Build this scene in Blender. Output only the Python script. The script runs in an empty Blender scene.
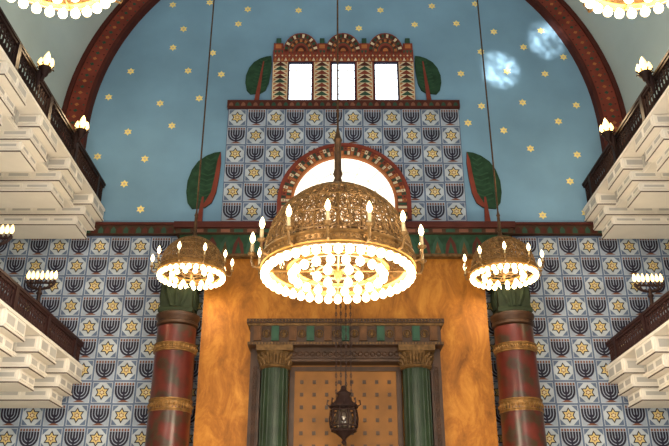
import bpy, bmesh, math, random
from math import pi, sin, cos, radians, sqrt
from mathutils import Vector
random.seed(11)
scene = bpy.context.scene
COL = scene.collection

# ------------------------------------------------------------------ materials
def lin(c):
    c = c / 255.0
    return c / 12.92 if c <= 0.04045 else ((c + 0.055) / 1.055) ** 2.4
def rgb(r, g, b): return (lin(r), lin(g), lin(b), 1.0)

def mat(name, col, rough=.6, metal=0.0, var=.18, scale=3.0, bump=0.0, emit=None, es=0.0, spec=.15, col2=None):
    m = bpy.data.materials.new(name); m.use_nodes = True
    nt = m.node_tree; b = nt.nodes['Principled BSDF']
    b.inputs['Roughness'].default_value = rough
    b.inputs['Metallic'].default_value = metal
    b.inputs['Specular IOR Level'].default_value = spec
    tc = nt.nodes.new('ShaderNodeTexCoord')
    n = nt.nodes.new('ShaderNodeTexNoise'); n.inputs['Scale'].default_value = scale; n.inputs['Detail'].default_value = 6
    nt.links.new(tc.outputs['Object'], n.inputs['Vector'])
    r = nt.nodes.new('ShaderNodeValToRGB')
    r.color_ramp.elements[0].position = .3; r.color_ramp.elements[1].position = .7
    r.color_ramp.elements[0].color = tuple(c * (1 - var) for c in col[:3]) + (1,)
    r.color_ramp.elements[1].color = tuple(min(1, c * (1 + var)) for c in col[:3]) + (1,)
    if col2:
        k = r.color_ramp.elements.new(.42); k.color = col2
        k = r.color_ramp.elements.new(.52); k.color = col
    nt.links.new(n.outputs['Fac'], r.inputs['Fac'])
    nt.links.new(r.outputs['Color'], b.inputs['Base Color'])
    if emit:
        b.inputs['Emission Color'].default_value = emit
        b.inputs['Emission Strength'].default_value = es
    return m

M = {}
M['blue']   = mat('painted_blue_plaster', rgb(118, 154, 180), .9, var=.16, scale=.5)
M['star']   = mat('gold_star_paint', rgb(244, 220, 136), .5, var=.08)
M['vault']  = mat('grey_blue_plaster', rgb(176, 194, 198), .9, var=.08, scale=.5)
M['maroon'] = mat('maroon_paint', rgb(120, 57, 45), .7, var=.22, scale=2)
M['dark_maroon'] = mat('dark_maroon_paint', rgb(76, 38, 32), .7)
M['cornice'] = mat('dark_green_brown_paint', rgb(66, 46, 34), .7, var=.25, scale=4)
M['orange'] = mat('orange_paint', rgb(166, 102, 60), .7)
M['cream']  = mat('cream_paint', rgb(204, 190, 160), .7)
M['teal']   = mat('green_paint', rgb(46, 72, 58), .7)
M['dgreen'] = mat('dark_green_paint', rgb(38, 64, 46), .75, var=.3, scale=6)
M['lgreen'] = mat('leaf_green_paint', rgb(46, 76, 54), .75)
M['capgreen'] = mat('dull_green_leaf', rgb(28, 36, 24), .75, var=.35, scale=6)
M['tile_border'] = mat('tile_border_blue', rgb(92, 107, 134), .6)
M['tile_pale'] = mat('tile_pale', rgb(176, 185, 194), .55)
M['tile_mid']  = mat('tile_mid', rgb(152, 163, 180), .55)
M['navy']   = mat('navy_paint', rgb(42, 40, 56), .6)
M['gold_paint'] = mat('pale_gold_paint', rgb(206, 184, 126), .5)
M['brick']  = mat('brown_red_paint', rgb(116, 76, 60), .6)
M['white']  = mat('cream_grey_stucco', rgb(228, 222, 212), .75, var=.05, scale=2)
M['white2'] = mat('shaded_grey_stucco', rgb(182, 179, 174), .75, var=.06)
M['line']   = mat('brown_edge_line', rgb(92, 78, 70), .8)  # thin dark brown strip along the lower edge of each corbel step
M['iron']   = mat('dark_iron', rgb(42, 28, 26), .5, .2)
M['wine']   = mat('dark_wine_iron', rgb(52, 30, 28), .5, .1)
M['bronze'] = mat('antique_gold_bronze', rgb(124, 92, 52), .42, .4, var=.35, scale=9, spec=.4)
M['dbronze'] = mat('dark_bronze', rgb(80, 56, 34), .4, .5, var=.4, scale=14, spec=.4)
M['brass']  = mat('brass_bands', rgb(132, 97, 54), .4, .4, var=.4, scale=10, spec=.3)
M['added_reflector'] = mat('added_reflector_brass', rgb(190, 142, 76), .4, .3, var=.15, scale=10, spec=.3)
M['dullgold'] = mat('dull_gold', rgb(94, 70, 42), .5, .3, var=.5, scale=12)
M['redstone'] = mat('red_brown_marble', rgb(80, 31, 24), .3, var=.4, scale=3.2, spec=.4, col2=rgb(54, 44, 30))
M['greenstone'] = mat('green_marble', rgb(32, 46, 30), .4, var=.35, scale=4, spec=.25)
M['darkwood'] = mat('dark_bronze_brown_wood', rgb(58, 38, 25), .45, var=.4, scale=5, spec=.25)
M['midwood'] = mat('brown_wood', rgb(84, 56, 34), .5, var=.3, scale=5)
M['door']   = mat('golden_brown_panel', rgb(124, 82, 38), .5, var=.25, scale=2)
M['stone_floor'] = mat('stone_floor', rgb(200, 190, 174), .5)
M['glass_win'] = mat('bright_glass', rgb(230, 235, 240), .4, emit=rgb(232, 242, 255), es=3.0)
M['glass_lun'] = mat('bright_lunette_glass', rgb(235, 232, 225), .4, emit=rgb(255, 248, 232), es=1.2)
M['lead']   = mat('window_lead', rgb(206, 200, 186), .6)
M['bulb']   = mat('warm_bulb_glass', rgb(255, 240, 210), .3, emit=rgb(255, 226, 166), es=7.5)
M['flame']  = mat('golden_bulb_glass', rgb(255, 235, 190), .3, emit=rgb(255, 206, 124), es=3.0)
M['candle'] = mat('candle_sleeve', rgb(200, 180, 140), .6)

def marble_gold():
    m = bpy.data.materials.new('gilded_onyx'); m.use_nodes = True
    nt = m.node_tree; b = nt.nodes['Principled BSDF']; b.inputs['Roughness'].default_value = .4
    b.inputs['Specular IOR Level'].default_value = .2; b.inputs['Metallic'].default_value = .25
    tc = nt.nodes.new('ShaderNodeTexCoord')
    mp = nt.nodes.new('ShaderNodeMapping'); mp.inputs['Scale'].default_value = (1.3, 1, .6)
    n = nt.nodes.new('ShaderNodeTexNoise'); n.inputs['Scale'].default_value = 2.0; n.inputs['Detail'].default_value = 12; n.inputs['Roughness'].default_value = .74; n.inputs['Distortion'].default_value = .6
    r = nt.nodes.new('ShaderNodeValToRGB'); e = r.color_ramp.elements
    e[0].position = .30; e[0].color = rgb(96, 56, 18)
    e[1].position = .72; e[1].color = rgb(188, 128, 50)
    k = r.color_ramp.elements.new(.5); k.color = rgb(146, 91, 30)
    nt.links.new(tc.outputs['Object'], mp.inputs['Vector']); nt.links.new(mp.outputs['Vector'], n.inputs['Vector'])
    nt.links.new(n.outputs['Fac'], r.inputs['Fac']); nt.links.new(r.outputs['Color'], b.inputs['Base Color'])
    return m
M['gold_marble'] = marble_gold()

def openwork():
    m = bpy.data.materials.new('pierced_bronze'); m.use_nodes = True
    nt = m.node_tree; b = nt.nodes['Principled BSDF']; out = nt.nodes['Material Output']
    b.inputs['Roughness'].default_value = .45; b.inputs['Metallic'].default_value = .35
    b.inputs['Base Color'].default_value = rgb(100, 73, 41)
    tc = nt.nodes.new('ShaderNodeTexCoord')
    v = nt.nodes.new('ShaderNodeTexVoronoi'); v.feature = 'DISTANCE_TO_EDGE'; v.inputs['Scale'].default_value = 14
    g = nt.nodes.new('ShaderNodeMath'); g.operation = 'LESS_THAN'; g.inputs[1].default_value = .11
    tr = nt.nodes.new('ShaderNodeBsdfTransparent'); mx = nt.nodes.new('ShaderNodeMixShader')
    nt.links.new(tc.outputs['Object'], v.inputs['Vector']); nt.links.new(v.outputs['Distance'], g.inputs[0])
    nt.links.new(g.outputs[0], mx.inputs[0]); nt.links.new(tr.outputs[0], mx.inputs[1]); nt.links.new(b.outputs[0], mx.inputs[2])
    nt.links.new(mx.outputs[0], out.inputs['Surface'])
    return m
M['openwork'] = openwork()

# ------------------------------------------------------------------ mesh builder
class MB:
    def __init__(s): s.v = []; s.f = []; s.m = []
    def face(s, pts, m=0):
        i = len(s.v); s.v += [tuple(p) for p in pts]
        s.f.append(list(range(i, i + len(pts)))); s.m.append(m)
    def flat(s, pts, y, m=0): s.face([(p[0], y, p[1]) for p in pts], m)
    def box(s, x0, x1, y0, y1, z0, z1, m=0):
        i = len(s.v)
        s.v += [(x, y, z) for x in (x0, x1) for y in (y0, y1) for z in (z0, z1)]
        for f in ((0, 1, 3, 2), (4, 6, 7, 5), (0, 4, 5, 1), (2, 3, 7, 6), (0, 2, 6, 4), (1, 5, 7, 3)):
            s.f.append([i + k for k in f]); s.m.append(m)
    def prism(s, pts, y0, y1, m=0, ms=None):
        n = len(pts); i = len(s.v)
        s.v += [(p[0], y0, p[1]) for p in pts] + [(p[0], y1, p[1]) for p in pts]
        s.f.append([i + k for k in range(n)]); s.m.append(m)
        s.f.append([i + n + k for k in range(n)]); s.m.append(m)
        for k in range(n):
            s.f.append([i + k, i + (k + 1) % n, i + n + (k + 1) % n, i + n + k]); s.m.append(m if ms is None else ms)
    def lathe(s, prof, c=(0, 0, 0), n=24, m=0, cap=True, squash=1, rot=0):
        i = len(s.v)
        for r, z in prof:
            for k in range(n):
                a = 2 * pi * k / n + rot
                s.v.append((c[0] + r * cos(a), c[1] + squash * r * sin(a), c[2] + z))
        for j in range(len(prof) - 1):
            for k in range(n):
                k2 = (k + 1) % n
                s.f.append([i + j * n + k, i + j * n + k2, i + (j + 1) * n + k2, i + (j + 1) * n + k]); s.m.append(m)
        if cap:
            s.f.append([i + k for k in range(n)]); s.m.append(m)
            s.f.append([i + (len(prof) - 1) * n + k for k in range(n)]); s.m.append(m)
    def path(s, pts, r, n=6, closed=False, m=0):
        P = [Vector(p) for p in pts]; L = len(P)
        rr = r if isinstance(r, (list, tuple)) else [r] * L
        def tan(k):
            if closed: t = P[(k + 1) % L] - P[k - 1]
            else: t = P[min(k + 1, L - 1)] - P[max(k - 1, 0)]
            return t.normalized() if t.length > 1e-9 else Vector((0, 0, 1))
        t0 = tan(0); u = t0.cross(Vector((0, 0, 1)))
        if u.length < .05: u = t0.cross(Vector((1, 0, 0)))
        u.normalize(); i = len(s.v)
        for k in range(L):
            t = tan(k); u = u - t * u.dot(t)
            if u.length < 1e-6: u = t.orthogonal()
            u.normalize(); w = t.cross(u)
            for q in range(n):
                a = 2 * pi * q / n
                s.v.append(tuple(P[k] + (u * cos(a) + w * sin(a)) * rr[k]))
        for k in range(L if closed else L - 1):
            k2 = (k + 1) % L
            for q in range(n):
                q2 = (q + 1) % n
                s.f.append([i + k * n + q, i + k * n + q2, i + k2 * n + q2, i + k2 * n + q]); s.m.append(m)
        if not closed:
            s.f.append([i + q for q in range(n)]); s.m.append(m)
            s.f.append([i + (L - 1) * n + q for q in range(n)]); s.m.append(m)
    def ring(s, c, R, r, nR=32, n=6, m=0, ax='z'):
        pts = []
        for k in range(nR):
            a = 2 * pi * k / nR
            d = {'z': (R * cos(a), R * sin(a), 0), 'x': (0, R * cos(a), R * sin(a)), 'y': (R * cos(a), 0, R * sin(a))}[ax]
            pts.append((c[0] + d[0], c[1] + d[1], c[2] + d[2]))
        s.path(pts, r, n, True, m)
    def build(s, name, mats, parent=None, smooth=False, fix=True):
        me = bpy.data.meshes.new(name)
        me.from_pydata(s.v, [], s.f)
        if not isinstance(mats, (list, tuple)): mats = [mats]
        for mm in mats: me.materials.append(mm)
        me.polygons.foreach_set('material_index', s.m)
        if fix:
            bm = bmesh.new(); bm.from_mesh(me); bmesh.ops.recalc_face_normals(bm, faces=bm.faces[:]); bm.to_mesh(me); bm.free()
        if smooth:
            me.polygons.foreach_set('use_smooth', [True] * len(me.polygons))
            me.set_sharp_from_angle(angle=radians(42))
        me.update()
        o = bpy.data.objects.new(name, me); COL.objects.link(o)
        if parent: o.parent = parent
        return o

def tag(o, label=None, cat=None, group=None, kind=None):
    if label: o['label'] = label
    if cat: o['category'] = cat
    if group: o['group'] = group
    if kind: o['kind'] = kind
    return o
def thing(name, label, cat, loc=(0, 0, 0), rz=0, group=None):
    o = bpy.data.objects.new(name, None); COL.objects.link(o)
    o.location = loc; o.rotation_euler = (0, 0, rz); o.empty_display_size = .1
    return tag(o, label, cat, group)
def struct(o, label=None): return tag(o, label, None, None, 'structure')
def copy_tree(o, parent=None):
    c = o.copy(); COL.objects.link(c); c.parent = parent
    for ch in list(o.children): copy_tree(ch, c)
    return c

def arc(cx, cz, rx, rz, a0, a1, n):
    return [(cx + rx * cos(a0 + (a1 - a0) * k / n), cz + rz * sin(a0 + (a1 - a0) * k / n)) for k in range(n + 1)]
def hexagram(cx, cz, r):
    return [(cx + (r if k % 2 == 0 else r * .577) * sin(pi * k / 6), cz + (r if k % 2 == 0 else r * .577) * cos(pi * k / 6)) for k in range(12)]
def arcband(mb, cx, cz, r0, r1, a0, a1, y, m, n=12, k=1.0):
    for i in range(n):
        t0 = a0 + (a1 - a0) * i / n; t1 = a0 + (a1 - a0) * (i + 1) / n
        mb.flat([(cx + r0 * cos(t0), cz + r0 * k * sin(t0)), (cx + r1 * cos(t0), cz + r1 * k * sin(t0)),
                 (cx + r1 * cos(t1), cz + r1 * k * sin(t1)), (cx + r0 * cos(t1), cz + r0 * k * sin(t1))], y, m)
def rect(mb, x0, x1, z0, z1, y, m): mb.flat([(x0, z0), (x1, z0), (x1, z1), (x0, z1)], y, m)

D = 16.0
# ------------------------------------------------------------------ patterned tiles
TILE_MATS = [M['tile_border'], M['tile_pale'], M['tile_mid'], M['navy'], M['gold_paint'], M['brick'], M['cream']]
def tile_star(mb, cx, cz, w, h, y, o):
    rect(mb, cx - w * .45, cx + w * .45, cz - h * .45, cz + h * .45, y - .003, o + 1)
    for sx in (-1, 1):
        for sz in (-1, 1):
            mb.flat([(cx + sx * w * .42, cz + sz * h * .42), (cx + sx * w * .16, cz + sz * h * .42), (cx + sx * w * .42, cz + sz * h * .16)], y - .005, o + 0)
    mb.flat(hexagram(cx, cz, w * .36), y - .009, o + 3)
    mb.flat(hexagram(cx, cz, w * .27), y - .011, o + 4)
    mb.flat(hexagram(cx, cz, w * .14), y - .013, o + 5)
    mb.flat(arc(cx, cz, w * .075, w * .075, 0, 2 * pi * 5 / 6, 5), y - .015, o + 6)
def tile_menorah(mb, cx, cz, w, h, y, o):
    rect(mb, cx - w * .465, cx + w * .465, cz - h * .465, cz + h * .465, y - .003, o + 1)
    rect(mb, cx - w * .44, cx + w * .44, cz - h * .44, cz + h * .44, y - .004, o + 2)
    zc = cz + h * .08; T = .046
    for r in (.385, .257, .13):
        arcband(mb, cx, zc, w * (r - T), w * (r + T), pi, 2 * pi, y - .007, o + 3, 10, 1.05)
        for s in (-1, 1):
            rect(mb, cx + s * w * r - w * T, cx + s * w * r + w * T, zc, zc + h * .22, y - .007, o + 3)
            rect(mb, cx + s * w * r - w * .04, cx + s * w * r + w * .04, zc + h * .24, zc + h * .345, y - .007, o + 5)
    rect(mb, cx - w * .04, cx + w * .04, zc + h * .24, zc + h * .345, y - .007, o + 5)
    rect(mb, cx - w * T, cx + w * T, cz - h * .40, zc + h * .22, y - .009, o + 3)
    mb.flat([(cx - w * .28, cz - h * .43), (cx + w * .28, cz - h * .43), (cx + w * .08, cz - h * .345), (cx - w * .08, cz - h * .345)], y - .010, o + 5)
def tiles(mb, x0, x1, z0, z1, nx, nz, y, o, ph=0):
    w = (x1 - x0) / nx; h = (z1 - z0) / nz
    for i in range(nx):
        for j in range(nz):
            cx = x0 + w * (i + .5); cz = z0 + h * (j + .5)
            (tile_star if (i + j + ph) % 2 == 0 else tile_menorah)(mb, cx, cz, w, h, y, o)

# ------------------------------------------------------------------ setting
ZC, VA, VB = 11.3, 6.85, 6.95     # vault springing and radii
BI = 6.32                          # inner vertical radius of the arch band
Y0 = 2.0
wb = MB()
wb.box(-8.7, 8.7, D, D + .3, 8.5, 18.4, 0)
wb.box(-8.7, 8.7, D, D + .3, 0, 8.5, 2)
for j in range(12):
    z = 9.15 + j * .74
    for i in range(-7, 8):
        x = (i + (.5 if j % 2 else 0)) * 1.14 + random.uniform(-.22, .22)
        zz = z + random.uniform(-.17, .17)
        if abs(x) < 3.0 and zz < 12.0: continue
        if abs(x) < 2.6 and zz < 14.3: continue
        if 2.7 < abs(x) < 3.9 and zz < 10.8: continue
        if (x / 6.0) ** 2 + (max(0, zz - ZC) / (BI - .2)) ** 2 > 1: continue
        wb.flat(hexagram(x, zz, .105), D - .004, 1)
        wb.flat(arc(x, zz, .03, .03, 0, 2 * pi * 7 / 8, 7), D - .007, 8)
for s in (-1, 1):
    xa, xb = (3.0, 8.5) if s > 0 else (-8.5, -3.0)
    tiles(wb, xa, xb, 0, 8.46, 12, 18, D, 2, 0 if s > 0 else 1)
struct(wb.build('wall_back', [M['blue'], M['star']] + TILE_MATS, fix=False), 'blue star painted end wall over star and menorah tiles')

cb = MB(); n = 48
for k in range(n):
    a0, a1 = pi * k / n, pi * (k + 1) / n
    p = [(VA * cos(a), ZC + VB * sin(a)) for a in (a0, a1)]
    q = [((VA + .25) * cos(a), ZC + (VB + .25) * sin(a)) for a in (a0, a1)]
    cb.face([(p[0][0], Y0, p[0][1]), (p[1][0], Y0, p[1][1]), (p[1][0], D, p[1][1]), (p[0][0], D, p[0][1])])
    cb.face([(q[0][0], Y0, q[0][1]), (q[1][0], Y0, q[1][1]), (q[1][0], D, q[1][1]), (q[0][0], D, q[0][1])])
    cb.face([(p[0][0], Y0, p[0][1]), (p[1][0], Y0, p[1][1]), (q[1][0], Y0, q[1][1]), (q[0][0], Y0, q[0][1])])
for s in (-1, 1):
    a, b = sorted((s * VA, s * (VA + .25))); cb.box(a, b, Y0, D, 9.2, ZC)
    a, b = sorted((s * VA, s * 8.9)); cb.box(a, b, Y0, D, 9.16, 9.22)
struct(cb.build('ceiling', M['vault'], smooth=True, fix=False), 'grey barrel vaulted ceiling')
for s, nm in ((-1, 'wall_left'), (1, 'wall_right')):
    w = MB()
    a, b = sorted((s * 8.615, s * 8.9)); w.box(a, b, Y0, D, 0, 9.16)
    struct(w.build(nm, M['vault']), ('left' if s < 0 else 'right') + ' side wall behind the balconies')
f = MB(); f.box(-8.9, 8.9, -6, D, -.2, 0)
struct(f.build('floor', M['stone_floor']), 'stone floor of the hall')

# red arch band
t = MB(); n = 64
def annulus(mb, a, b, th, y0, y1, m, n=64):
    for k in range(n):
        t0, t1 = pi * k / n, pi * (k + 1) / n
        i = len(mb.v)
        for tt in (t0, t1):
            for (ra, rb) in ((a, b), (a + th, b + th)):
                for y in (y0, y1): mb.v.append((ra * cos(tt), y, ZC + rb * sin(tt)))
        for f in ((0, 4, 6, 2), (0, 1, 5, 4), (2, 6, 7, 3)):
            mb.f.append([i + q for q in f]); mb.m.append(m)
annulus(t, 6.22, BI, .60, 15.84, D, 0)
annulus(t, 6.18, BI - .04, .09, 15.78, D, 1)
annulus(t, 6.73, BI + .51, .11, 15.78, D, 1)
def diamond(cx, cz, a, d, y, m):
    t.flat([(cx + d * cos(a), cz + d * sin(a)), (cx - d * .8 * sin(a), cz + d * .8 * cos(a)), (cx - d * cos(a), cz - d * sin(a)), (cx + d * .8 * sin(a), cz - d * .8 * cos(a))], y, m)
for k in range(120):
    a = pi * (k + .5) / 120
    diamond(6.53 * cos(a), ZC + (BI + .31) * sin(a), a, .06, 15.835, (2, 3)[k % 2])
    for dr in (.14, .44):
        diamond((6.22 + dr) * cos(a), ZC + (BI + dr) * sin(a), a, .03, 15.835, (3, 1)[k % 2])
for s in (-1, 1):
    for x0, x1, y0, m in ((6.22, 6.82, 15.84, 0), (6.18, 6.27, 15.78, 1), (6.73, 6.84, 15.78, 1)):
        a, b = sorted((s * x0, s * x1)); t.box(a, b, y0, D, 9.1, ZC, m)
    for k in range(13): diamond(s * 6.53, 9.2 + k * .17, 0, .06, 15.835, (2, 3)[k % 2])
struct(t.build('trim_1', [M['maroon'], M['dark_maroon'], M['orange'], M['teal']], fix=False), 'brownish red patterned arch band around the blue wall')

# upper tile panel
p = MB(); p.box(-2.82, 2.82, D - .05, D, 8.82, 11.85, 0)
tiles(p, -2.82, 2.82, 8.82, 11.85, 12, 6, D - .05, 0, 1)
struct(p.build('trim_2', TILE_MATS, fix=False), 'tile panel of stars and menorahs on the blue wall')
# ledge between panel and windows
p = MB(); p.box(-2.84, 2.84, D - .14, D, 11.84, 12.05, 0)
for k in range(38):
    x = -2.74 + k * .148
    p.flat(arc(x, 11.88, .055, .10, 0, pi, 8), D - .145, 1 + k % 2)
struct(p.build('trim_3', [M['dark_maroon'], M['brick'], M['teal']], fix=False), 'dark ledge with small arches under the three windows')

# three windows and their painted surround
sm = [M['maroon'], M['cream'], M['teal'], M['dark_maroon'], M['orange'], M['navy']]
p = MB(); yS = D - .10
WX = (-1.07, 0, 1.07); WW = .62
edges = [-1.77] + [v for x in WX for v in (x - WW / 2, x + WW / 2)] + [1.77]
for k in range(0, 8, 2):
    a, b = edges[k], edges[k + 1]
    p.box(a, b, yS, D, 12.05, 13.22, 0)
    zz = 12.08; mid = (a + b) / 2; hw = min(.17, (b - a) / 2 - .03); q = 0
    rect(p, mid - hw - .02, mid + hw + .02, 12.07, 13.2, yS - .003, 1)
    while zz < 13.12:
        p.flat([(mid - hw, zz), (mid + hw, zz), (mid, zz + .125)], yS - .006, (0, 2, 3)[q % 3])
        p.flat([(mid - hw, zz + .05), (mid - hw * .5, zz + .10), (mid - hw, zz + .12)], yS - .006, 4)
        p.flat([(mid + hw, zz + .05), (mid + hw * .5, zz + .10), (mid + hw, zz + .12)], yS - .006, 4)
        q += 1; zz += .125
p.box(-1.77, 1.77, yS, D, 13.22, 13.58, 0)
for k in range(40):
    x = -1.71 + k * (3.42 / 39)
    p.flat([(x - .04, 13.24), (x + .04, 13.24), (x, 13.34)], yS - .004, 1 if k % 2 else 4)
    p.flat([(x - .04, 13.56), (x + .04, 13.56), (x, 13.46)], yS - .004, 2)
    p.flat([(x - .025, 13.40), (x, 13.43), (x + .025, 13.40), (x, 13.37)], yS - .004, 4 if k % 2 else 1)
def rounded(cx, z0, rx, h, n=14): return arc(cx, z0, rx, h, 0, pi, n)
for x in WX:
    zb0 = 13.5
    p.prism(rounded(x, zb0, .45, .58), yS - .03, D, 0)
    P0, P1 = rounded(x, zb0, .42, .54, 21), rounded(x, zb0, .33, .43, 21)
    for k in range(21):
        p.flat([P0[k], P0[k + 1], P1[k + 1], P1[k]], yS - .034, (3, 1, 3, 2)[k % 4])
    p.flat(rounded(x, zb0, .31, .40), yS - .036, 2)
    P0, P1 = rounded(x, zb0, .29, .38, 13), rounded(x, zb0, .22, .29, 13)
    for k in range(13):
        p.flat([P0[k], P0[k + 1], P1[k + 1], P1[k]], yS - .038, (4, 3)[k % 2])
    p.flat(rounded(x, zb0, .20, .26), yS - .039, 0)
    p.flat(rounded(x, zb0, .14, .18), yS - .042, 3)
    p.flat(rounded(x, zb0, .07, .10), yS - .045, 4)
for x in (-1.64, -.535, .535, 1.64):
    p.box(x - .12, x + .12, yS, D, 13.58, 13.78, 0); p.box(x - .06, x + .06, yS, D, 13.78, 13.94, 2)
    rect(p, x - .07, x + .07, 13.62, 13.74, yS - .004, 4)
struct(p.build('trim_4', sm, fix=False), 'red and green painted surround crowning the three windows')
for i, x in enumerate(WX):
    w = MB(); fw = .035
    w.box(x - WW / 2, x - WW / 2 + fw, D - .09, D, 12.05, 13.22); w.box(x + WW / 2 - fw, x + WW / 2, D - .09, D, 12.05, 13.22)
    w.box(x - WW / 2, x + WW / 2, D - .09, D, 12.05, 12.09); w.box(x - WW / 2, x + WW / 2, D - .09, D, 13.18, 13.22)
    for k in (1, 2): w.box(x - WW / 2 + k * WW / 3 - .006, x - WW / 2 + k * WW / 3 + .006, D - .05, D, 12.09, 13.18, 1)
    for k in (1, 2, 3, 4): w.box(x - WW / 2, x + WW / 2, D - .05, D, 12.05 + k * .234 - .006, 12.05 + k * .234 + .006, 1)
    wo = struct(w.build('window_%d' % (i + 1), [M['navy'], M['lead']]), ('left', 'middle', 'right')[i] + ' of the three bright windows at the top')
    g = MB(); g.box(x - WW / 2 + fw, x + WW / 2 - fw, D - .03, D - .005, 12.09, 13.18); g.build('pane', M['glass_win'], wo)

# lunette window
w = MB(); zc, R = 9.27, 1.52; yL = D - .16
def archring(mb, r0, r1, y0, y1, m, zb=8.82, n=40):
    outer = [(r1, zb)] + arc(0, zc, r1, r1, 0, pi, n) + [(-r1, zb)]
    inner = [(r0, zb)] + arc(0, zc, r0, r0, 0, pi, n) + [(-r0, zb)]
    for k in range(len(outer) - 1):
        a, b, c, d = outer[k], outer[k + 1], inner[k + 1], inner[k]
        mb.face([(q[0], y0, q[1]) for q in (a, b, c, d)], m)
        mb.face([(a[0], y0, a[1]), (b[0], y0, b[1]), (b[0], y1, b[1]), (a[0], y1, a[1])], m)
        mb.face([(d[0], y0, d[1]), (c[0], y0, c[1]), (c[0], y1, c[1]), (d[0], y1, d[1])], m)
archring(w, 1.19, 1.52, yL, D, 0)
archring(w, 1.46, 1.54, yL - .03, D, 0)
archring(w, 1.17, 1.22, yL - .03, D, 4)
NV = 52
for k in range(NV):
    a = pi * (k + .5) / NV
    arcband(w, 0, zc, 1.24, 1.34, a - .022, a + .022, yL - .004, (1, 2, 4)[k % 3], 1)
    arcband(w, 0, zc, 1.35, 1.45, a - .024, a + .024, yL - .004, (4, 0, 2, 1)[k % 4], 1)
    cx, cz = 1.40 * cos(a), zc + 1.40 * sin(a)
    w.flat(arc(cx, cz, .02, .02, 0, 2 * pi * 5 / 6, 5), yL - .008, 3)
for s in (-1, 1):
    for k in range(5):
        a, b = sorted((s * 1.24, s * 1.44)); rect(w, a, b, 8.85 + k * .085, 8.91 + k * .085, yL - .004, (1, 2, 4)[k % 3])
lo = struct(w.build('window_4', sm, fix=False), 'bright arched lunette window in a red patterned arch')
g = MB(); g.prism([(1.18, 8.82)] + arc(0, zc, 1.18, 1.18, 0, pi, 32) + [(-1.18, 8.82)], D - .09, D - .06); g.build('pane', M['glass_lun'], lo)
g = MB()
for k in range(1, 8):
    a = pi * k / 8; g.path([(0, D - .1, zc), (1.18 * cos(a), D - .1, zc + 1.18 * sin(a))], .008, 4)
for r in (.4, .8): g.path([(q[0], D - .1, q[1]) for q in arc(0, zc, r, r, 0, pi, 20)], .008, 4)
g.build('glazing_bar', M['lead'], lo)

# painted trees
def tree(name, label, x, zb, wdt, hgt, trunk, s):
    o = thing(name, label, 'mural tree', (x, D, zb), group='painted trees on the blue wall')
    P = [(.50, 1.0), (.30, .985), (.05, .93), (-.2, .83), (-.38, .68), (-.49, .48), (-.5, .28), (-.43, .1), (-.28, 0), (.12, .02), (.32, .10), (.44, .28), (.50, .55), (.53, .8)]
    sg = 1 if s < 0 else -1
    pts = [(sg * q[0] * wdt, trunk + q[1] * (hgt - trunk)) for q in P]
    m = MB(); m.prism(pts, -.05, -.005, 0)
    for j in range(9):
        for sd in (-1, 1):
            t_ = .1 + .09 * j
            zz = trunk + t_ * (hgt - trunk); x0 = (.02 + .22 * t_) * wdt * sg
            dx = sd * wdt * (.28 if t_ < .6 else .16)
            m.flat([(x0, zz + .01 * hgt), (x0 + dx, zz + .05 * hgt), (x0 + dx * .9, zz + .07 * hgt), (x0, zz + .025 * hgt)], -.054, 1)
    m.build('crown', [M['dgreen'], M['lgreen']], o, fix=False)
    q = MB()
    if hgt > 1.5:     # dark red edge along the inner side of the crown
        q.prism([(-.07 * wdt - .03, 0), (.07 * wdt, 0), (.04 * wdt * sg + .02, trunk + .2 * (hgt - trunk)), (.04 * wdt * sg - .02, trunk + .2 * (hgt - trunk))], -.065, -.005)
        ins = [(sg * .04 * wdt, trunk + .06), (sg * .28 * wdt, trunk + .28 * (hgt - trunk)), (sg * .36 * wdt, trunk + .55 * (hgt - trunk)), (sg * .42 * wdt, trunk + .85 * (hgt - trunk))]
        q.prism([pts[9], pts[10], pts[11], pts[12], pts[13], pts[0]] + ins[::-1], -.060, -.02)
    else:
        q.prism([(-.07 * wdt - .03, 0), (.07 * wdt - .0, 0), (sg * .20 * wdt + .012, trunk + .85 * (hgt - trunk)), (sg * .20 * wdt - .012, trunk + .85 * (hgt - trunk))], -.065, -.005)
    q.build('trunk', M['maroon'], o)
tree('painted_tree', 'small dark green tree left of the three top windows', -2.13, 12.05, .62, 1.38, .24, -1)
tree('painted_tree', 'small dark green tree right of the three top windows', 2.13, 12.05, .62, 1.38, .24, 1)
tree('painted_tree', 'large dark green tree above the left small chandelier', -3.3, 8.8, .74, 1.85, .35, -1)
tree('painted_tree', 'large dark green tree above the right small chandelier', 3.3, 8.8, .74, 1.85, .35, 1)

# gold altar wall and friezes
g = MB(); g.box(-3.0, 3.0, 15.5, D - .02, 0, 7.76)
struct(g.build('wall_center', M['gold_marble']), 'amber gold marble wall around the ark')
fr = MB(); fm = [M['cornice'], M['dgreen'], M['teal'], M['dullgold'], M['dark_maroon'], M['brick']]
fr.box(-3.6, 3.6, 15.36, D - .02, 7.76, 8.24, 1); fr.box(-3.68, 3.68, 15.28, D - .02, 8.24, 8.36, 0); fr.box(-3.72, 3.72, 15.22, D - .02, 8.36, 8.5, 4)
fr.box(-3.62, 3.62, 15.33, D - .02, 7.72, 7.78, 3)
for k in range(25):
    x = -3.46 + k * (6.92 / 24)
    fr.flat([(x - .13, 7.79), (x + .13, 7.79), (x + .10, 8.02), (x, 8.2), (x - .10, 8.02)], 15.356, 2 if k % 2 else 4)
    fr.flat([(x - .07, 7.80), (x + .07, 7.80), (x, 8.08)], 15.352, 3 if k % 2 else 1)
    rect(fr, x - .10, x + .10, 8.26, 8.34, 15.276, 5 if k % 2 else 2)
struct(fr.build('trim_5', fm, fix=False), 'green and maroon leaf frieze over the gold wall')
fr = MB()
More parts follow.
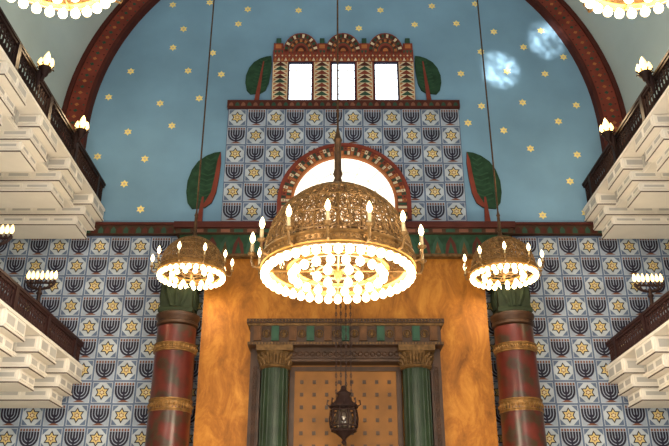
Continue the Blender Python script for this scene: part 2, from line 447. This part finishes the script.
for s in (-1, 1):
    a, b = sorted((s * 3.72, s * 8.6))
    fr.box(a, b, D - .12, D - .01, 8.48, 8.74, 0); fr.box(a, b, D - .16, D - .01, 8.70, 8.76, 4)
    for k in range(34):
        x = s * (3.80 + k * .1425)
        fr.flat([(x - .055, 8.50), (x + .055, 8.50), (x + .055, 8.59), (x, 8.67), (x - .055, 8.59)], D - .124, 4 if k % 2 else 2)
struct(fr.build('trim_6', fm, fix=False), 'dark green and brown border strip above the lower tiles')

# ------------------------------------------------------------------ ark
ark = thing('torah_ark', 'dark wooden holy ark with green columns set in the gold wall', 'ark', (0, 15.49, 0))
YA = -.66      # local front
m = MB()
m.box(-1.94, 1.94, YA - .06, -.01, 5.62, 5.68, 0); m.box(-1.90, 1.90, YA, -.01, 5.68, 6.02, 0)
m.box(-1.94, 1.94, YA - .04, -.01, 6.02, 6.07, 1); m.box(-1.97, 1.97, YA - .08, -.01, 6.07, 6.15, 0)
for k in range(60):
    x = -1.91 + k * (3.82 / 59); m.box(x - .018, x + .018, YA - .08, YA - .06, 5.63, 5.67, 1)
    m.lathe([(.001, -.03), (.026, 0), (.001, .03)], (x, YA - .085, 6.11), 6, 1)
m.build('cornice', [M['darkwood'], M['dullgold']], ark)
for k in range(11):
    x = -1.75 + k * .35
    b = MB(); b.box(x - .075, x + .075, YA - .05, YA, 5.71, 6.01); b.box(x - .045, x + .045, YA - .07, YA - .05, 5.74, 5.98)
    b.build('frieze_block', M['teal'] if k % 2 else M['midwood'], ark)
for k in range(10):
    x = -1.575 + k * .35
    b = MB(); b.lathe([(.001, -.09), (.045, 0), (.001, .09)], (x, YA, 5.86), 8); b.ring((x, YA - .01, 5.86), .075, .012, 12, 4, ax='y'); b.build('rosette', M['dullgold'], ark)
m = MB(); m.box(-1.12, 1.12, -.50, -.01, 5.34, 5.62); m.box(-1.12, 1.12, -.54, -.50, 5.40, 5.56)
for k in range(18):
    x = -1.02 + k * .12; m.ring((x, -.545, 5.48), .045, .012, 10, 4, ax='y')
m.build('lintel', M['darkwood'], ark)
for s in (-1, 1):
    c = MB(); X = s * 1.40; Yc = -.42
    c.lathe([(.275, .45), (.275, 1.2), (.27, 3.2), (.255, 5.22)], (X, Yc, 0), 28)
    for k in range(16):
        a = 2 * pi * k / 16; c.path([(X + .27 * cos(a), Yc + .27 * sin(a), .5), (X + .252 * cos(a), Yc + .252 * sin(a), 5.2)], .018, 5)
    col = c.build('column', M['greenstone'], ark, smooth=True)
    q = MB()
    q.lathe([(.27, 5.18), (.30, 5.20), (.30, 5.24), (.265, 5.26), (.28, 5.38), (.31, 5.48), (.33, 5.51)], (X, Yc, 0), 28)
    for row in (0, 1, 2):
        for k in range(16):
            a = 2 * pi * (k + .5 * row) / 16; dz = -.08 + .055 * row; er = .008 * row
            q.path([(X + (r + er) * cos(a), Yc + (r + er) * sin(a), z + dz) for r, z in ((.27, 5.31), (.29, 5.37), (.32, 5.43), (.345, 5.44), (.345, 5.40))], [.024, .028, .024, .018, .012], 6)
    q.ring((X, Yc, 5.22), .30, .02, 28, 6)
    q.box(X - .36, X + .36, Yc - .32, Yc + .32, 5.51, 5.62)
    q.build('capital', M['dullgold'], col, smooth=True)
    q = MB(); q.box(X - .36, X + .36, Yc - .36, Yc + .36, 0, .3); q.lathe([(.36, .3), (.36, .36), (.3, .4), (.32, .45), (.28, .5)], (X, Yc, 0), 28); q.build('base', M['dullgold'], col, smooth=True)
    a, b = sorted((s * 1.69, s * 1.90))
    q = MB(); q.box(a, b, -.42, -.01, 0, 5.62); q.box(a + .05, b - .05, -.45, -.42, .3, 5.45)
    for k in range(30):
        zz = 2.6 + k * .09; q.ring(((a + b) / 2, -.455, zz), .035, .010, 8, 4, ax='y')
    q.build('pilaster', M['darkwood'], ark)
d = MB(); d.box(-1.12, 1.12, -.16, -.01, 0, 5.34, 0)
for x0, x1, z0, z1 in ((-1.12, -1.02, .1, 5.3), (1.02, 1.12, .1, 5.3), (-1.02, 1.02, 5.22, 5.3)): d.box(x0, x1, -.20, -.16, z0, z1, 1)
for i in range(8):
    for j in range(14):
        x = -.875 + i * .25; z = 1.75 + j * .25
        d.box(x - .034, x + .034, -.19, -.16, z - .034, z + .034, 2)
d.build('door_panel', [M['door'], M['darkwood'], M['darkwood']], ark)
d = MB(); d.box(-.012, .012, -.19, -.155, .1, 5.22); d.build('door_seam', M['darkwood'], ark)

# ------------------------------------------------------------------ red columns
def red_column(label, x):
    o = thing('red_column', label, 'column', (x, 15.32, 0), group='red marble columns beside the gold wall')
    m = MB(); m.lathe([(.44, .5), (.43, 2.5), (.415, 4.4), (.395, 6.1)], n=40)
    m.build('shaft', M['redstone'], o, smooth=True)
    for zb, h in ((4.37, .26), (5.56, .18)):
        b = MB(); r = .405
        b.lathe([(r, 0), (r + .03, .008), (r + .03, .025), (r + .01, .03), (r + .022, .042), (r + .022, .055), (r + .01, .062), (r + .01, h - .062), (r + .022, h - .055), (r + .022, h - .042), (r + .01, h - .03), (r + .03, h - .025), (r + .03, h - .008), (r - .01, h)], (0, 0, zb), 36)
        for k in range(26):
            a = 2 * pi * k / 26; b.lathe([(.001, -.05), (.03, 0), (.001, .05)], ((r + .02) * cos(a), (r + .02) * sin(a), zb + h / 2), 6)
            a += pi / 26; b.lathe([(.001, -.03), (.016, 0), (.001, .03)], ((r + .02) * cos(a), (r + .02) * sin(a), zb + h / 2), 6)
        b.build('band', M['brass'], o, smooth=True)
    b = MB(); b.lathe([(.385, 6.12), (.425, 6.14), (.425, 6.19), (.40, 6.21), (.43, 6.28), (.45, 6.31), (.45, 6.36), (.41, 6.38)], n=36); b.build('collar', M['darkwood'], o, smooth=True)
    c = MB(); c.lathe([(.50, 6.37), (.50, 6.45), (.46, 6.48), (.46, 7.05), (.52, 7.12), (.52, 7.2)], n=4, rot=pi / 4)
    for k in range(4):      # carved palm leaves in low relief on each face
        a = pi / 2 * k
        for t_ in (-.2, 0, .2):
            pts = [(.33 * cos(a) - t_ * sin(a) * f, .33 * sin(a) + t_ * cos(a) * f, z) for z, f in ((6.5, .5), (6.75, .9), (7.02, 1.2))]
            c.path(pts, [.035, .055, .015], 6)
    c.build('leaf_capital', M['capgreen'], o)
    a = MB(); a.box(-.36, .12, -.06, .6, 7.2, 7.72) if x < 0 else a.box(-.12, .36, -.06, .6, 7.2, 7.72)
    a.box(-.46, .46, -.12, .6, 7.2, 7.3); a.build('impost', M['darkwood'], o)
    b = MB(); b.box(-.55, .55, -.5, .5, 0, .35); b.lathe([(.53, .35), (.53, .42), (.46, .46), (.48, .52), (.43, .56)], n=36); b.build('base', M['dullgold'], o, smooth=True)
red_column('red marble column left of the ark, under the left chandelier', -3.47)
red_column('red marble column right of the ark, under the right chandelier', 3.47)

# ------------------------------------------------------------------ galleries
BEAMS = [15.46, 13.86, 12.26, 10.66, 9.06, 7.46, 5.86]
XF = 5.6
def sbox(mb, s, x0, x1, y0, y1, z0, z1, m=0):
    a, b = sorted((s * x0, s * x1)); mb.box(a, b, y0, y1, z0, z1, m)
def gallery(s, label, zr, zb, zfoot):
    ya, yb = 5.3, 15.97
    o = thing('balcony', label, 'balcony', (s * 8.6, ya, zb))
    off = Vector((-s * 8.6, -ya, -zb))
    H = zr - zb
    def put(mb, name, mt, smooth=False):
        mb.v = [(v[0] + off.x, v[1] + off.y, v[2] + off.z) for v in mb.v]
        return mb.build(name, mt, o, smooth)
    zs = zr - H * .50
    m = MB(); sbox(m, s, XF + .44, 8.6, ya, yb, zs + .01, zr - .002); put(m, 'slab', M['white'])
    m = MB(); sbox(m, s, XF + .32, XF + .435, ya, yb, zs, zr - .065)
    sbox(m, s, XF - .10, XF + .43, ya + .01, yb - .005, zr - .06, zr - .004)
    sbox(m, s, XF + .29, XF + .40, ya + .01, yb - .005, zs + .012, zs + .065)
    put(m, 'fascia', M['white'])
    zt = zr - .065; h = zt - zb
    for y in BEAMS:
        m = MB()
        # stepped box corbel: three stacked boxes, each shorter towards the bottom
        for (x0, a, b, w) in ((XF - .09, 0, .38, .45), (XF + .06, .385, .70, .41), (XF + .21, .705, 1.0, .37)):
            z1, z0 = zt - h * a, zt - h * b
            sbox(m, s, x0, 8.59, y - w, y + w, z0, z1)
            sbox(m, s, x0 - .006, 8.58, y - w - .006, y + w + .006, z0 + .004, z0 + .026, 1)
            sbox(m, s, x0 - .020, 8.58, y - w - .020, y + w + .020, z0 + .027, z0 + .055)
            za, zc_ = z0 + .075, z1 - .025
            for q in range(2):
                yy = y - w + .03 + q * (w - .02)
                sbox(m, s, x0 - .018, x0 + .01, yy, yy + w - .06, za, zc_)
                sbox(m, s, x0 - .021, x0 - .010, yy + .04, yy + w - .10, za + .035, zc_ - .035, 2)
            k = 0
            while x0 + .04 + k * .54 < 8.0:
                xx = x0 + .04 + k * .54
                sbox(m, s, xx, xx + .47, y - w - .018, y - w + .01, za, zc_)
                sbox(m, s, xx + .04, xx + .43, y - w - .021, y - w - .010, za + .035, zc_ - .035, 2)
                k += 1
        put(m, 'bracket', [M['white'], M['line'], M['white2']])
    for i in range(len(BEAMS) - 1):
        y1, y0 = BEAMS[i] - .48, BEAMS[i + 1] + .48
        m = MB(); nn = 4; w = (y1 - y0) / nn
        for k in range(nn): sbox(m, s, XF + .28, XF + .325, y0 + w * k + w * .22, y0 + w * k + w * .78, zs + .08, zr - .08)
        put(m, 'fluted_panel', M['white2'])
    for y in (13.86, 10.66, 7.46):
        m = MB(); m.lathe([(.16, zfoot), (.16, zfoot + .12), (.10, zfoot + .2), (.09, zb - .25), (.15, zb - .1), (.17, zb)], (s * 7.8, y, 0), 16)
        put(m, 'support_post', M['iron'], True)
    return o
def railing(s, label, z0, z1, mt):
    o = thing('railing', label, 'railing', (s * (XF + .02), 5.4, z0)); H = z1 - z0; L = 15.95 - 5.4
    m = MB(); m.box(-.06, .06, 0, L, H - .05, H); m.box(-.04, .04, 0, L, H - .10, H - .05); m.build('top_rail', mt, o)
    m = MB(); m.box(-.045, .045, 0, L, 0, .06); m.build('bottom_rail', mt, o)
    ys = [y - 5.4 for y in BEAMS if y > 5.5]
    for y in ys:
        m = MB(); m.box(-.058, .058, y - .06, y + .06, 0.01, H - .01); m.box(-.07, .07, y - .07, y + .07, 0, .1); m.build('post', mt, o)
    ends = [L] + ys + [.02]
    for i in range(len(ends) - 1):
        a, b = ends[i + 1] + .06, ends[i] - .06
        m = MB(); nn = 13 if b - a > 1 else 4; w = (b - a) / nn
        for k in range(nn + 1):
            y = a + w * k
            m.path([(0, y, .05), (0, y, H - .08)], .02, 4)
            if k < nn:
                m.ring((0, y + w / 2, H * .66), w * .40, .016, 10, 4, ax='x')
                m.path([(0, y, .06), (0, y + w / 2, H * .42), (0, y + w, .06)], .016, 4)
                m.ring((0, y + w / 2, H * .2), w * .22, .014, 8, 4, ax='x')
        m.build('filigree_panel', mt, o)
for s, nm in ((-1, 'left'), (1, 'right')):
    gallery(s, 'white stucco upper balcony on the %s with stepped brackets' % nm, 9.14, 8.34, 5.483)
    gallery(s, 'white stucco lower balcony on the %s with stepped brackets' % nm, 5.48, 4.58, 0)
    railing(s, 'dark iron openwork railing on the %s upper balcony' % nm, 9.14, 9.78, M['iron'])
    railing(s, 'dark openwork railing on the %s lower balcony' % nm, 5.48, 5.98, M['wine'])

# ------------------------------------------------------------------ lamps on the railings
def flame_mesh(mt):
    b = MB(); b.lathe([(.018, 0), (.022, .03), (.045, .075), (.05, .11), (.038, .165), (.018, .215), (.001, .245)], n=12)
    o = b.build('bulb', mt, smooth=True); me = o.data; bpy.data.objects.remove(o); return me
FL = flame_mesh(M['bulb']); FG = flame_mesh(M['flame'])
bm_ = MB(); bm_.lathe([(.02, .0), (.026, -.02), (.05, -.045), (.062, -.075), (.062, -.10), (.05, -.13), (.026, -.15), (.001, -.157)], n=12)
pend = bm_.build('bulb', M['bulb'], smooth=True); PD = pend.data; bpy.data.objects.remove(pend)
def bulb(me, loc, parent, sc=1.0):
    o = bpy.data.objects.new('bulb', me); COL.objects.link(o); o.location = loc; o.scale = (sc, sc, sc); o.parent = parent; return o

def rail_lamp(label, x, y, z, rz):
    o = thing('railing_lamp', label, 'lamp', (x, y, z), rz, 'lamps along the upper railings')
    m = MB(); m.path([(-.01, 0, .05), (-.05, 0, -.10), (-.11, 0, -.10), (-.14, 0, .04)], [.04, .04, .035, .035], 8); m.lathe([(.02, -.26), (.04, -.1), (.05, .0), (.035, .12)], (-.05, 0, .0), 10); m.build('bracket', M['iron'], o, smooth=True)
    m = MB(); m.lathe([(.03, -.02), (.06, .02), (.07, .08), (.11, .12), (.12, .15), (.10, .15), (.04, .1)], (-.14, 0, 0), 16); m.ring((-.14, 0, .155), .11, .014, 20, 6)
    for k in range(8):
        a = 2 * pi * k / 8; m.path([(-.14 + r * cos(a), r * sin(a), z) for r, z in ((.11, .15), (.15, .20), (.155, .17))], .012, 5)
    m.build('cup', M['iron'], o, smooth=True)
    for k in range(5):
        a = 2 * pi * k / 5 + .5; bulb(FG, (-.14 + .10 * cos(a), .10 * sin(a), .14 + .03 * (k % 2)), o, .95)
    bulb(FG, (-.14, 0, .2), o, 1.35)
XR = 5.55
rail_lamp('bracket lamp on the left upper railing nearer the top corner', -XR, 11.4, 9.62, pi)
rail_lamp('bracket lamp on the left upper railing close to the arch band', -XR, 13.55, 9.62, pi)
rail_lamp('bracket lamp on the right upper railing nearer the top corner', XR, 11.55, 9.62, 0)
rail_lamp('bracket lamp on the right upper railing close to the arch band', XR, 13.65, 9.62, 0)
def candelabrum(label, x, y, z, rz):
    o = thing('candelabrum', label, 'candelabrum', (x, y, z), rz, 'candelabra on the lower railings')
    m = MB(); m.lathe([(.06, 0), (.06, .02), (.035, .05), (.035, .16), (.06, .2), (.035, .24), (.03, .34)], n=12); m.build('stem', M['iron'], o, smooth=True)
    m = MB()
    for dx in (.09, .17, .25):
        m.path([(dx * cos(a) * 1.0, 0, .28 + dx * .55 * (1 + sin(a))) for a in [pi + pi * k / 10 for k in range(11)]], .022, 6)
    m.path([(-.25, 0, .40), (.25, 0, .40)], .018, 6)
    m.build('branch', M['iron'], o)
    for dx in (-.25, -.17, -.09, .0, .09, .17, .25):
        c = MB(); z0 = .40
        c.lathe([(.032, 0), (.035, .03), (.02, .035), (.02, .07)], (dx, 0, z0), 10); cd = c.build('candle', M['iron'], o, smooth=True)
        bulb(FG, (dx, 0, z0 + .06), cd, .74)
candelabrum('row of glowing candles on the left lower railing', -5.62, 13.3, 5.981, 0)
candelabrum('candelabrum at the left picture edge under the upper balcony', -5.62, 11.2, 5.981, 0)
candelabrum('row of glowing candles on the right lower railing', 5.62, 13.45, 5.981, 0)

# ------------------------------------------------------------------ chandeliers
PR = [(1.08, 0), (1.07, .17), (1.03, .48), (.90, .83), (.66, 1.10), (.40, 1.26), (.18, 1.34), (.07, 1.38)]
def surf(phi, w, k=1.0):
    f = max(0, min(.9999, w)) * (len(PR) - 1); i = int(f); t = f - i
    p0, p1, p2, p3 = PR[max(i - 1, 0)], PR[i], PR[i + 1], PR[min(i + 2, len(PR) - 1)]
    def cr(a, b, c, d): return .5 * (2 * b + (c - a) * t + (2 * a - 5 * b + 4 * c - d) * t * t + (3 * b - a - 3 * c + d) * t ** 3)
    r = cr(p0[0], p1[0], p2[0], p3[0]) * k; z = cr(p0[1], p1[1], p2[1], p3[1])
    return (r * cos(phi), r * sin(phi), z)
def chandelier(label, loc, s, n_out, n_mid, n_in, n_arm, ztop, nr, bs, fs):
    o = thing('chandelier', label, 'chandelier', loc)
    S = lambda p: (p[0] * s, p[1] * s, p[2] * s)
    m = MB(); m.lathe([(surf(0, k / 30)[0] * .975 * s, surf(0, k / 30)[2] * s) for k in range(4, 31)], n=48, cap=False); m.build('dome', M['openwork'], o, smooth=True)
    m = MB()
    for k in range(nr):
        ph = 2 * pi * k / nr
        m.path([S(surf(ph, .1 + .88 * q / 14)) for q in range(15)], .010 * s, 5)
    for w in (.12, .2, .32, .44, .56, .67, .78, .88):
        m.path([S(surf(2 * pi * k / 48, w)) for k in range(48)], .013 * s, 5, True)
    for w, cells in ((.26, nr), (.38, nr), (.50, nr), (.615, nr), (.725, nr // 2)):
        for k in range(cells):
            ph = 2 * pi * (k + .5) / cells; A = pi / cells * .78
            m.path([S(surf(ph + A * cos(2 * pi * q / 10), w + .048 * sin(2 * pi * q / 10), 1.005)) for q in range(10)], .008 * s, 4, True)
            m.path([S(surf(ph + A * .4 * cos(2 * pi * q / 6), w + .02 * sin(2 * pi * q / 6), 1.01)) for q in range(6)], .008 * s, 4, True)
    m.build('filigree', M['bronze'], o, smooth=True)
    m = MB(); m.lathe([(1.05 * s, .06 * s), (1.10 * s, .06 * s), (1.11 * s, .08 * s), (1.09 * s, .10 * s), (1.09 * s, .17 * s), (1.12 * s, .19 * s), (1.11 * s, .22 * s), (1.04 * s, .22 * s), (1.05 * s, .06 * s)], n=64, cap=False)
    for k in range(nr * 2):
        a = 2 * pi * (k + .5) / (nr * 2); m.lathe([(.001, -.04 * s), (.03 * s, 0), (.001, .04 * s)], (1.09 * s * cos(a), 1.09 * s * sin(a), .135 * s), 6)
    m.build('rim', M['brass'], o, smooth=True)
    m = MB()       # added brass rings, lit by the bulbs to fill gaps in the glow
    for R0, R1 in ((.95, 1.12), (.58, .74)):
        m.lathe([(R0 * s, .04 * s), (R1 * s, .04 * s), (R1 * s, .055 * s), (R0 * s, .055 * s), (R0 * s, .04 * s)], n=64, cap=False)
    m.build('added_reflector_ring', M['added_reflector'], o)
    m = MB()
    for R in (1.07, .66, .3): m.ring((0, 0, .03 * s), R * s, .022 * s, 48, 6)
    for k in range(8):
        a = 2 * pi * k / 8; m.path([(.05 * s * cos(a), .05 * s * sin(a), .03 * s), (1.07 * s * cos(a), 1.07 * s * sin(a), .03 * s)], .016 * s, 5)
    m.lathe([(.001, -.16 * s), (.04 * s, -.1 * s), (.07 * s, 0), (.05 * s, .1 * s), (.02 * s, 1.34 * s)], n=12)
    m.build('lamp_frame', M['bronze'], o, smooth=True)
    for R, nb, off in ((1.05, n_out, 0), (.66, n_mid, .5), (.3, n_in, 0)):
        for k in range(nb):
            a = 2 * pi * (k + off) / nb; bulb(PD, (R * s * cos(a), R * s * sin(a), .04 * s), o, bs)
    for k in range(n_arm):
        a = 2 * pi * (k + .25) / n_arm; ca, sa = cos(a), sin(a); RA = 1.24 if s > .9 else 1.32
        m = MB(); m.path([(r * s * ca, r * s * sa, z * s) for r, z in ((1.09, .12), (RA - .10, .04), (RA - .03, .05), (RA, .14), (RA, .22))], .02 * s, 6)
        m.lathe([(.02 * s, .20 * s), (.06 * s, .23 * s), (.065 * s, .25 * s), (.02 * s, .25 * s)], (RA * s * ca, RA * s * sa, 0), 10)
        am = m.build('arm', M['bronze'], o, smooth=True)
        c = MB(); c.lathe([(.026 * s, .25 * s), (.026 * s, .40 * s)], (RA * s * ca, RA * s * sa, 0), 10); c.build('candle', M['candle'], am, smooth=True)
        bulb(FL, (RA * s * ca, RA * s * sa, .39 * s), am, fs)
    m = MB(); m.lathe([(.14 * s, 1.34 * s), (.09 * s, 1.42 * s), (.05 * s, 1.54 * s), (.075 * s, 1.60 * s), (.055 * s, 1.68 * s), (.05 * s, 2.15 * s), (.07 * s, 2.19 * s), (.04 * s, 2.28 * s), (.012, 2.45 * s)], n=16); m.build('rod', M['dbronze'], o, smooth=True)
    m = MB(); m.path([(0, 0, 2.4 * s), (0, 0, ztop - loc[2])], .016 if s > .9 else .018, 6); m.build('cable', M['dbronze'], o)
    return o
def vz(x): return ZC + VB * sqrt(max(0, 1 - (x / VA) ** 2)) + .05
CX = -.17
chandelier('huge bronze dome chandelier with rings of glowing bulbs in the centre', (CX, 10, 5.34), .97, 44, 20, 6, 14, vz(0), 40, .96, .78)
side = chandelier('smaller bronze dome chandelier left of the huge one, below the tree', (-3.08, 14.4, 6.94), .60, 30, 13, 0, 10, vz(3.0), 24, .78, .72)
SIDES = [(3.17, 14.4), (-3.0, 5.79), (2.83, 5.79)]
for (x, y), lb in zip(SIDES, ('smaller bronze dome chandelier right of the huge one, below the tree',
                   'chandelier cut off by the top left picture edge, only bulbs showing',
                   'chandelier cut off by the top right picture edge, only bulbs showing')):
    c = copy_tree(side); c.location = (x, y, 6.94); c['label'] = lb

# ------------------------------------------------------------------ hanging lantern
o = thing('hanging_lantern', 'dark iron eternal lamp hanging on chains before the ark', 'lantern', (-.05, 14.3, 3.62))
m = MB(); m.lathe([(.001, 0), (.03, .03), (.05, .06), (.02, .1), (.06, .14), (.16, .22), (.20, .26)], n=16); m.build('finial', M['iron'], o, smooth=True)
m = MB()
for z, r in ((.26, .22), (.34, .24), (.62, .24), (.68, .21)): m.ring((0, 0, z), r, .018, 24, 6)
for k in range(10):
    a = 2 * pi * k / 10
    m.path([(r * cos(a), r * sin(a), z) for r, z in ((.2, .24), (.25, .34), (.26, .48), (.24, .62), (.2, .7))], .015, 5)
    a2 = a + pi / 10
    m.path([(.25 * cos(a2) + .05 * cos(2 * pi * q / 8) * -sin(a2), .25 * sin(a2) + .05 * cos(2 * pi * q / 8) * cos(a2), .48 + .09 * sin(2 * pi * q / 8)) for q in range(8)], .010, 4, True)
m.build('cage', M['iron'], o, smooth=True)
m = MB(); m.lathe([(.10, .26), (.16, .36), (.17, .5), (.12, .64)], n=16); m.build('glass', mat('dark_glass', rgb(84, 72, 60), .2, spec=.5), o, smooth=True)
m = MB(); m.lathe([(.27, .68), (.26, .72), (.16, .80), (.12, .9), (.14, .94), (.06, 1.0), (.04, 1.08), (.001, 1.1)], n=16)
for k in range(8):
    a = 2 * pi * k / 8; m.path([(r * cos(a), r * sin(a), z) for r, z in ((.25, .7), (.31, .74), (.30, .82), (.27, .8))], .014, 5)
m.build('cap', M['iron'], o, smooth=True)
for x, y in ((-.14, 0), (-.05, -.05), (.05, .05), (.14, 0)):
    m = MB(); z = .9; k = 0
    m.path([(x, y, .82), (x, y, 3.72)], .006, 4)
    while z < 3.7:
        d = .018; pts = [(x + (d * cos(2 * pi * q / 6) if k % 2 else 0), y + (0 if k % 2 else d * cos(2 * pi * q / 6)), z + .045 * sin(2 * pi * q / 6)) for q in range(6)]
        m.path(pts, .006, 3, True); z += .075; k += 1
    m.build('chain', M['iron'], o)
m = MB(); m.box(-.2, .2, -.08, .08, 3.7, 3.76); m.path([(0, 0, 3.76), (0, .2, 3.88), (0, .6, 3.94), (0, 1.17, 3.8)], .035, 8); m.build('bracket', M['iron'], o)

# ------------------------------------------------------------------ lights
def point(loc, power, col=(1, .86, .66), size=.35):
    l = bpy.data.lights.new('lamp_or_fill_light', 'POINT'); l.energy = power; l.color = col; l.shadow_soft_size = size
    q = bpy.data.objects.new('lamp_or_fill_light', l); q.location = loc; COL.objects.link(q)
point((CX, 10, 4.9), 520, size=.6)
point((CX, 10, 5.9), 20, size=.2)
for x, y in ((-3.08, 14.4), (3.17, 14.4)):
    point((x, y - .2, 6.72), 42, size=.3); point((x, y, 7.25), 6, size=.1)
for x, y in SIDES[1:]: point((x, y, 6.66), 480, size=.4)
for s in (-1, 1):
    for y in (11.5, 13.6): point((s * 5.15, y, 10.1), 40, (1, .72, .4), size=.1)
    point((s * 5.3, 13.2, 6.75), 24, (1, .75, .45), size=.1)
    point((s * 2.6, 7.0, 2.4), 480, (1, .93, .83), .4)      # added unseen fill lights, brighten the balcony undersides from below
    point((s * 3.3, 14.2, 2.9), 60, (1, .70, .38), .15)     # lamps at the foot of the red columns

def gobo(loc, target, size, power, sc):
    l = bpy.data.lights.new('reflected_sun', 'SPOT'); l.energy = power; l.spot_size = size; l.spot_blend = .8; l.color = (1.0, .92, .84); l.shadow_soft_size = .06
    l.use_nodes = True; nt = l.node_tree; em = nt.nodes['Emission']
    tc = nt.nodes.new('ShaderNodeTexCoord'); v = nt.nodes.new('ShaderNodeTexVoronoi'); v.inputs['Scale'].default_value = 100
    r = nt.nodes.new('ShaderNodeMapRange'); r.inputs['From Min'].default_value = .1; r.inputs['From Max'].default_value = .65; r.inputs['To Min'].default_value = 1.7; r.inputs['To Max'].default_value = .35
    n = nt.nodes.new('ShaderNodeTexNoise'); n.inputs['Scale'].default_value = sc
    r2 = nt.nodes.new('ShaderNodeMapRange'); r2.inputs['From Min'].default_value = .36; r2.inputs['From Max'].default_value = .6; r2.inputs['To Min'].default_value = .35; r2.inputs['To Max'].default_value = 1.4
    mu = nt.nodes.new('ShaderNodeMath'); mu.operation = 'MULTIPLY'
    nt.links.new(tc.outputs['Normal'], v.inputs['Vector']); nt.links.new(v.outputs['Distance'], r.inputs['Value'])
    nt.links.new(tc.outputs['Normal'], n.inputs['Vector']); nt.links.new(n.outputs['Fac'], r2.inputs['Value'])
    nt.links.new(r.outputs['Result'], mu.inputs[0]); nt.links.new(r2.outputs['Result'], mu.inputs[1]); nt.links.new(mu.outputs[0], em.inputs['Strength'])
    q = bpy.data.objects.new('reflected_sun', l); q.location = loc
    q.rotation_euler = (Vector(target) - Vector(loc)).to_track_quat('-Z', 'Y').to_euler(); COL.objects.link(q)
gobo((5.0, 7, 8), (3.95, 16, 13.03), radians(6.2), 14000, 34)
gobo((4.8, 7, 8), (5.22, 16, 13.95), radians(5.9), 14000, 30)

w = bpy.data.worlds.new('World'); scene.world = w; w.use_nodes = True
bg = w.node_tree.nodes['Background']; bg.inputs['Color'].default_value = (1.0, .98, .95, 1); bg.inputs['Strength'].default_value = 1.08

# ------------------------------------------------------------------ camera
cd = bpy.data.cameras.new('camera'); cam = bpy.data.objects.new('camera', cd); COL.objects.link(cam)
cam.location = (-.22, 0, 1.6); cam.rotation_euler = (radians(90 + 24.25), 0, 0)
cd.sensor_width = 36; cd.sensor_fit = 'HORIZONTAL'; cd.lens = 766 / 669 * 36; cd.clip_end = 200
scene.camera = cam
scene.view_settings.view_transform = 'Standard'
